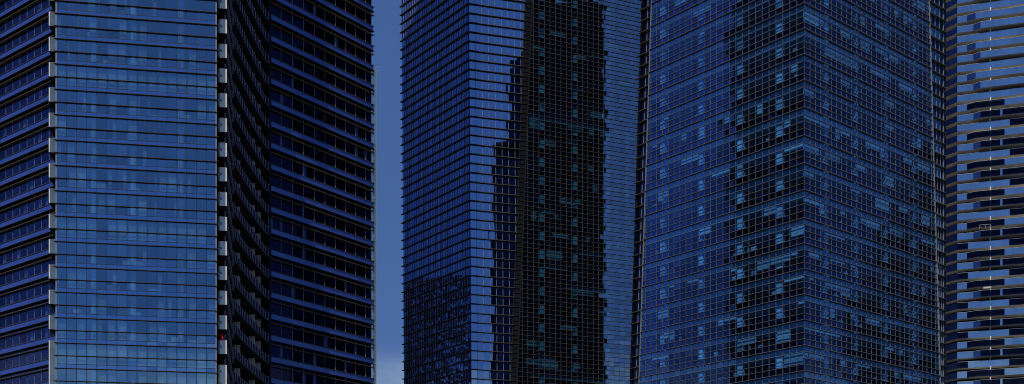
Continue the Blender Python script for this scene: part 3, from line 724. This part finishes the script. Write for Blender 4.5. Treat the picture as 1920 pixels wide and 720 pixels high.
# ================================================================== balcony tower at the right edge
def balcony_tower():
    root = thing('balcony_tower', (165, 430, 0), 'residential tower at the right edge with stacked zigzag balconies of blue glass over tan soffits', 'residential tower')
    Y0 = 419.0; S = Face(1795, Y0, -455); T = Face(1795, Y0, -6400)
    H = 18.5 / F * Y0
    zg = EYE + (YH - 23.3) / F * Y0                  # a straight-type storey: foot of its glass
    sS = S.s_px(1752); X = lambda u: T.s_px(u)
    kinds = 'XYZ'
    zs = [(zg + H * 3 - H * k, kinds[k % 3], k) for k in range(44)]
    for z, kd, k in zs:
        y_img = YH - (z - EYE) / Y0 * F
        if kd == 'X': prof = [(1795, 0), (1890, .35), (1960, .35), (1990, .35)]
        elif kd == 'Y': prof = [(1795, 0), (1813, .1), (1829, 1.4), (1883, 1.4), (1990, 1.9)]
        else: prof = [(1795, 0), (1825, .1), (1838, 1.4), (1990, 1.4)]
        front = [Vector(T.xy(X(u), o)) for u, o in prof]
        side = Vector(S.xy(sS, 0))
        bd = 2.4
        backl = [Vector(T.xy(X(1990), -bd - 6)), Vector(S.xy(sS, -6))]
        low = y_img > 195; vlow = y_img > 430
        segs = []  # dark and mid segments carry their reflections in the material
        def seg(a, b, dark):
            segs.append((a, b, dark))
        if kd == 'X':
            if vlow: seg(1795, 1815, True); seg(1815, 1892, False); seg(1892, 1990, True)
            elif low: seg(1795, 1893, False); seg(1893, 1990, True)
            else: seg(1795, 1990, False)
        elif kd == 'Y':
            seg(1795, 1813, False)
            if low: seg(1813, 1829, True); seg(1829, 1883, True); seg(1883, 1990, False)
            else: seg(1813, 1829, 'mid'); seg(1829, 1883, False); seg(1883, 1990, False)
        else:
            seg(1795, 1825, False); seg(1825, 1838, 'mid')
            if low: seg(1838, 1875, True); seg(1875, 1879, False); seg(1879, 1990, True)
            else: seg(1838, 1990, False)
        m = MB(); plan = [tuple(p) for p in front] + [tuple(p) for p in backl] + [tuple(side)]
        m.prism(plan, z - .26, z - .02); slab = m.build('balcony', M_CONCRETE, root)
        def o_at(u):
            for (u0, o0), (u1, o1) in zip(prof, prof[1:]):
                if u0 <= u <= u1: return o0 + (o1 - o0) * (u - u0) / (u1 - u0)
            return prof[-1][1]
        gh = 1.78
        for a, b, dark in segs:
            m = MB(); n = max(1, round((b - a) / 13.5)) if b - a > 17 else 1
            for j in range(n):
                ua, ub = a + (b - a) * j / n, a + (b - a) * (j + 1) / n
                sa, sb, oa, ob = X(ua) + .01, X(ub) - .01, o_at(ua + .01) + .03, o_at(ub - .01) + .03
                t = R.gauss(0, .004)
                m.quad(T.P(sa, z - .30, oa - t), T.P(sb, z - .30, ob - t), T.P(sb, z + gh, ob + t), T.P(sa, z + gh, oa + t))
            m.build('glass_balustrade', M_BALUSTRADE_DARKREFL if dark is True else (M_BALUSTRADE_MIDREFL if dark == 'mid' else M_BALUSTRADE), slab)
        m = MB()
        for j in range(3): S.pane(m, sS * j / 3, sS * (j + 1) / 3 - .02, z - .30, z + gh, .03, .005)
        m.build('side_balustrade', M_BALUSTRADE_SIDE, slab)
        m = MB()
        for (u0, o0), (u1, o1) in zip(prof, prof[1:]):
            a, b = Vector(T.xy(X(u0), o0 + .08)), Vector(T.xy(X(u1), o1 + .08)); n = T.n * -.1
            m.hexa([(p.x, p.y, zz) for zz in (z + gh + .005, z + gh + .08) for p in (a, b, b + n, a + n)])
        m.build('handrail', M_RAIL, slab)
        # rooms behind: window wall and curtains
        m = MB()
        x = 0.0
        while x < X(1990):
            T.pane(m, x, x + 2.3, z, z + H - .45, -bd, .006); x += 2.35
        x = 0.0
        while x < sS - 2: S.pane(m, x, x + 2.3, z, z + H - .45, -bd, .006); x += 2.35
        m.build('window_band', M_WINGGLASS, root)
        m = MB(); x = R.uniform(0, 2)
        while x < X(1960):
            w = R.uniform(.6, 2.2); T.box(m, x, x + w, z + .05, z + H - .5, -bd - .35, -bd - .28); x += w + R.choice((.2, .5, 1.5, 4))
        m.build('curtain_row', M_CURTAIN, slab)
    z_hi, z_lo = zs[0][0] + H, zs[-1][0] - .5
    m = MB(); s = X(1856.8)
    for z, kd, k in zs: o_ = {'X': .2, 'Y': 1.4, 'Z': 1.4}[kd]; T.box(m, s - .19, s + .19, z - .015, z + H - .265, o_ - .62, o_ - .22)
    m.build('downpipe', solid('white_pipe_paint', (.7, .7, .67), .6, .1, .04), root)
    inner = [T.xy(X(1990), -bd - 1.4), S.xy(0, -bd - 1.4), S.xy(sS, -bd - 1.4), S.xy(sS, -30), T.xy(X(1990), -30)]
    m = MB(); m.prism(inner, z_lo, z_hi); m.build('core', M_DARKWALL, root)
    fp = [T.xy(X(1990), 0), T.xy(0, 0), S.xy(sS, 0), S.xy(sS, -32), T.xy(X(1990), -32)]
    m = MB(); m.prism(fp, 0, z_lo - .1); m.build('lower_facade', M_FAR_B, root)
    m = MB(); m.prism(fp, z_hi + .1, z_hi + 20); m.build('upper_facade', M_FAR_B, root)
    m = MB(); m.prism([(x, y + 1) for x, y in fp], z_hi + 20.05, z_hi + 20.8); m.build('roof', M_ROOF, root)
    # beige screen and white frame on two of the balconies
    zz = EYE + (YH - 546.5) / F * Y0
    m = MB(); T.box(m, X(1843.5), X(1858), zz, zz + 1.15, 1.2, 1.35); m.build('sun_screen', solid('beige_fabric', (.62, .58, .5)), root, label='beige fabric screen on one balcony')
    zz = EYE + (YH - 435) / F * Y0
    m = MB()
    for (a, b, c, d) in ((1836, 1857, 1.15, 1.3), (1836, 1837, 0, 1.3), (1846.5, 1847.5, 0, 1.3), (1856, 1857, 0, 1.3)): T.box(m, X(a), X(b), zz + c, zz + d, 1.45, 1.55)
    m.build('awning_frame', M_TRIM, root)
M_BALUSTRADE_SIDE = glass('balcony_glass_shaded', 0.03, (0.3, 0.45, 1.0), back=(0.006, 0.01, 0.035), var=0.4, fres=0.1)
M_BALUSTRADE_MIDREFL = glass('balcony_glass_dim_reflection', 0.22, (0.35, 0.5, 1.0), back=(0.012, 0.02, 0.06), var=0.3)  # dimmer reflection of the angled panes put into their colour
balcony_tower()

# ================================================================== towers that the photo shows only as reflections in the glass
def mirrored(blocks, label):
    x0, x1, y0, y1, h = blocks[0]
    root = thing('mirrored_tower', ((x0 + x1) / 2, (y0 + y1) / 2, 0), label, 'tower')
    m = MB()
    for x0, x1, y0, y1, h in blocks: m.prism([(x0, y0), (x1, y0), (x1, y1), (x0, y1)], 0, h)
    m.build('facade', M_FAR_C, root)
    m = MB()
    for x0, x1, y0, y1, h in blocks: m.prism([(x0 + 1, y0 + 1), (x1 - 1, y0 + 1), (x1 - 1, y1 - 1), (x0 + 1, y1 - 1)], h + .01, h + .8)
    m.build('roof', M_ROOF, root)
    z = 3.6
    while z < blocks[-1][4]:
        m = MB()
        for x0, x1, y0, y1, h in blocks:
            if z < h: m.prism([(x0 - .5, y0 + .1), (x1 + .5, y0 + .1), (x1 + .5, y1 - .1), (x0 - .5, y1 - .1)], z - .15, z + .15)
        m.build('ledge', M_EDGE, root); z += 7.2
mirrored([(-118, -73, 303, 330, 97), (-116, -75, 330.1, 350, 88)], 'lower dark tower behind the apartment tower, seen broken up in the centre tower glass')
mirrored([(205, 245, 236, 242.9, 94), (205, 245, 243, 251.9, 113), (205, 245, 252, 290, 136)], 'dark tower beyond the right edge, a shadowy stepped patch in the corner tower glass')

# ================================================================== ground
m = MB(); m.quad((-3000, -3000, 0), (3000, -3000, 0), (3000, 3000, 0), (-3000, 3000, 0)); g = m.build('ground', M_GROUND); g['kind'] = 'structure'
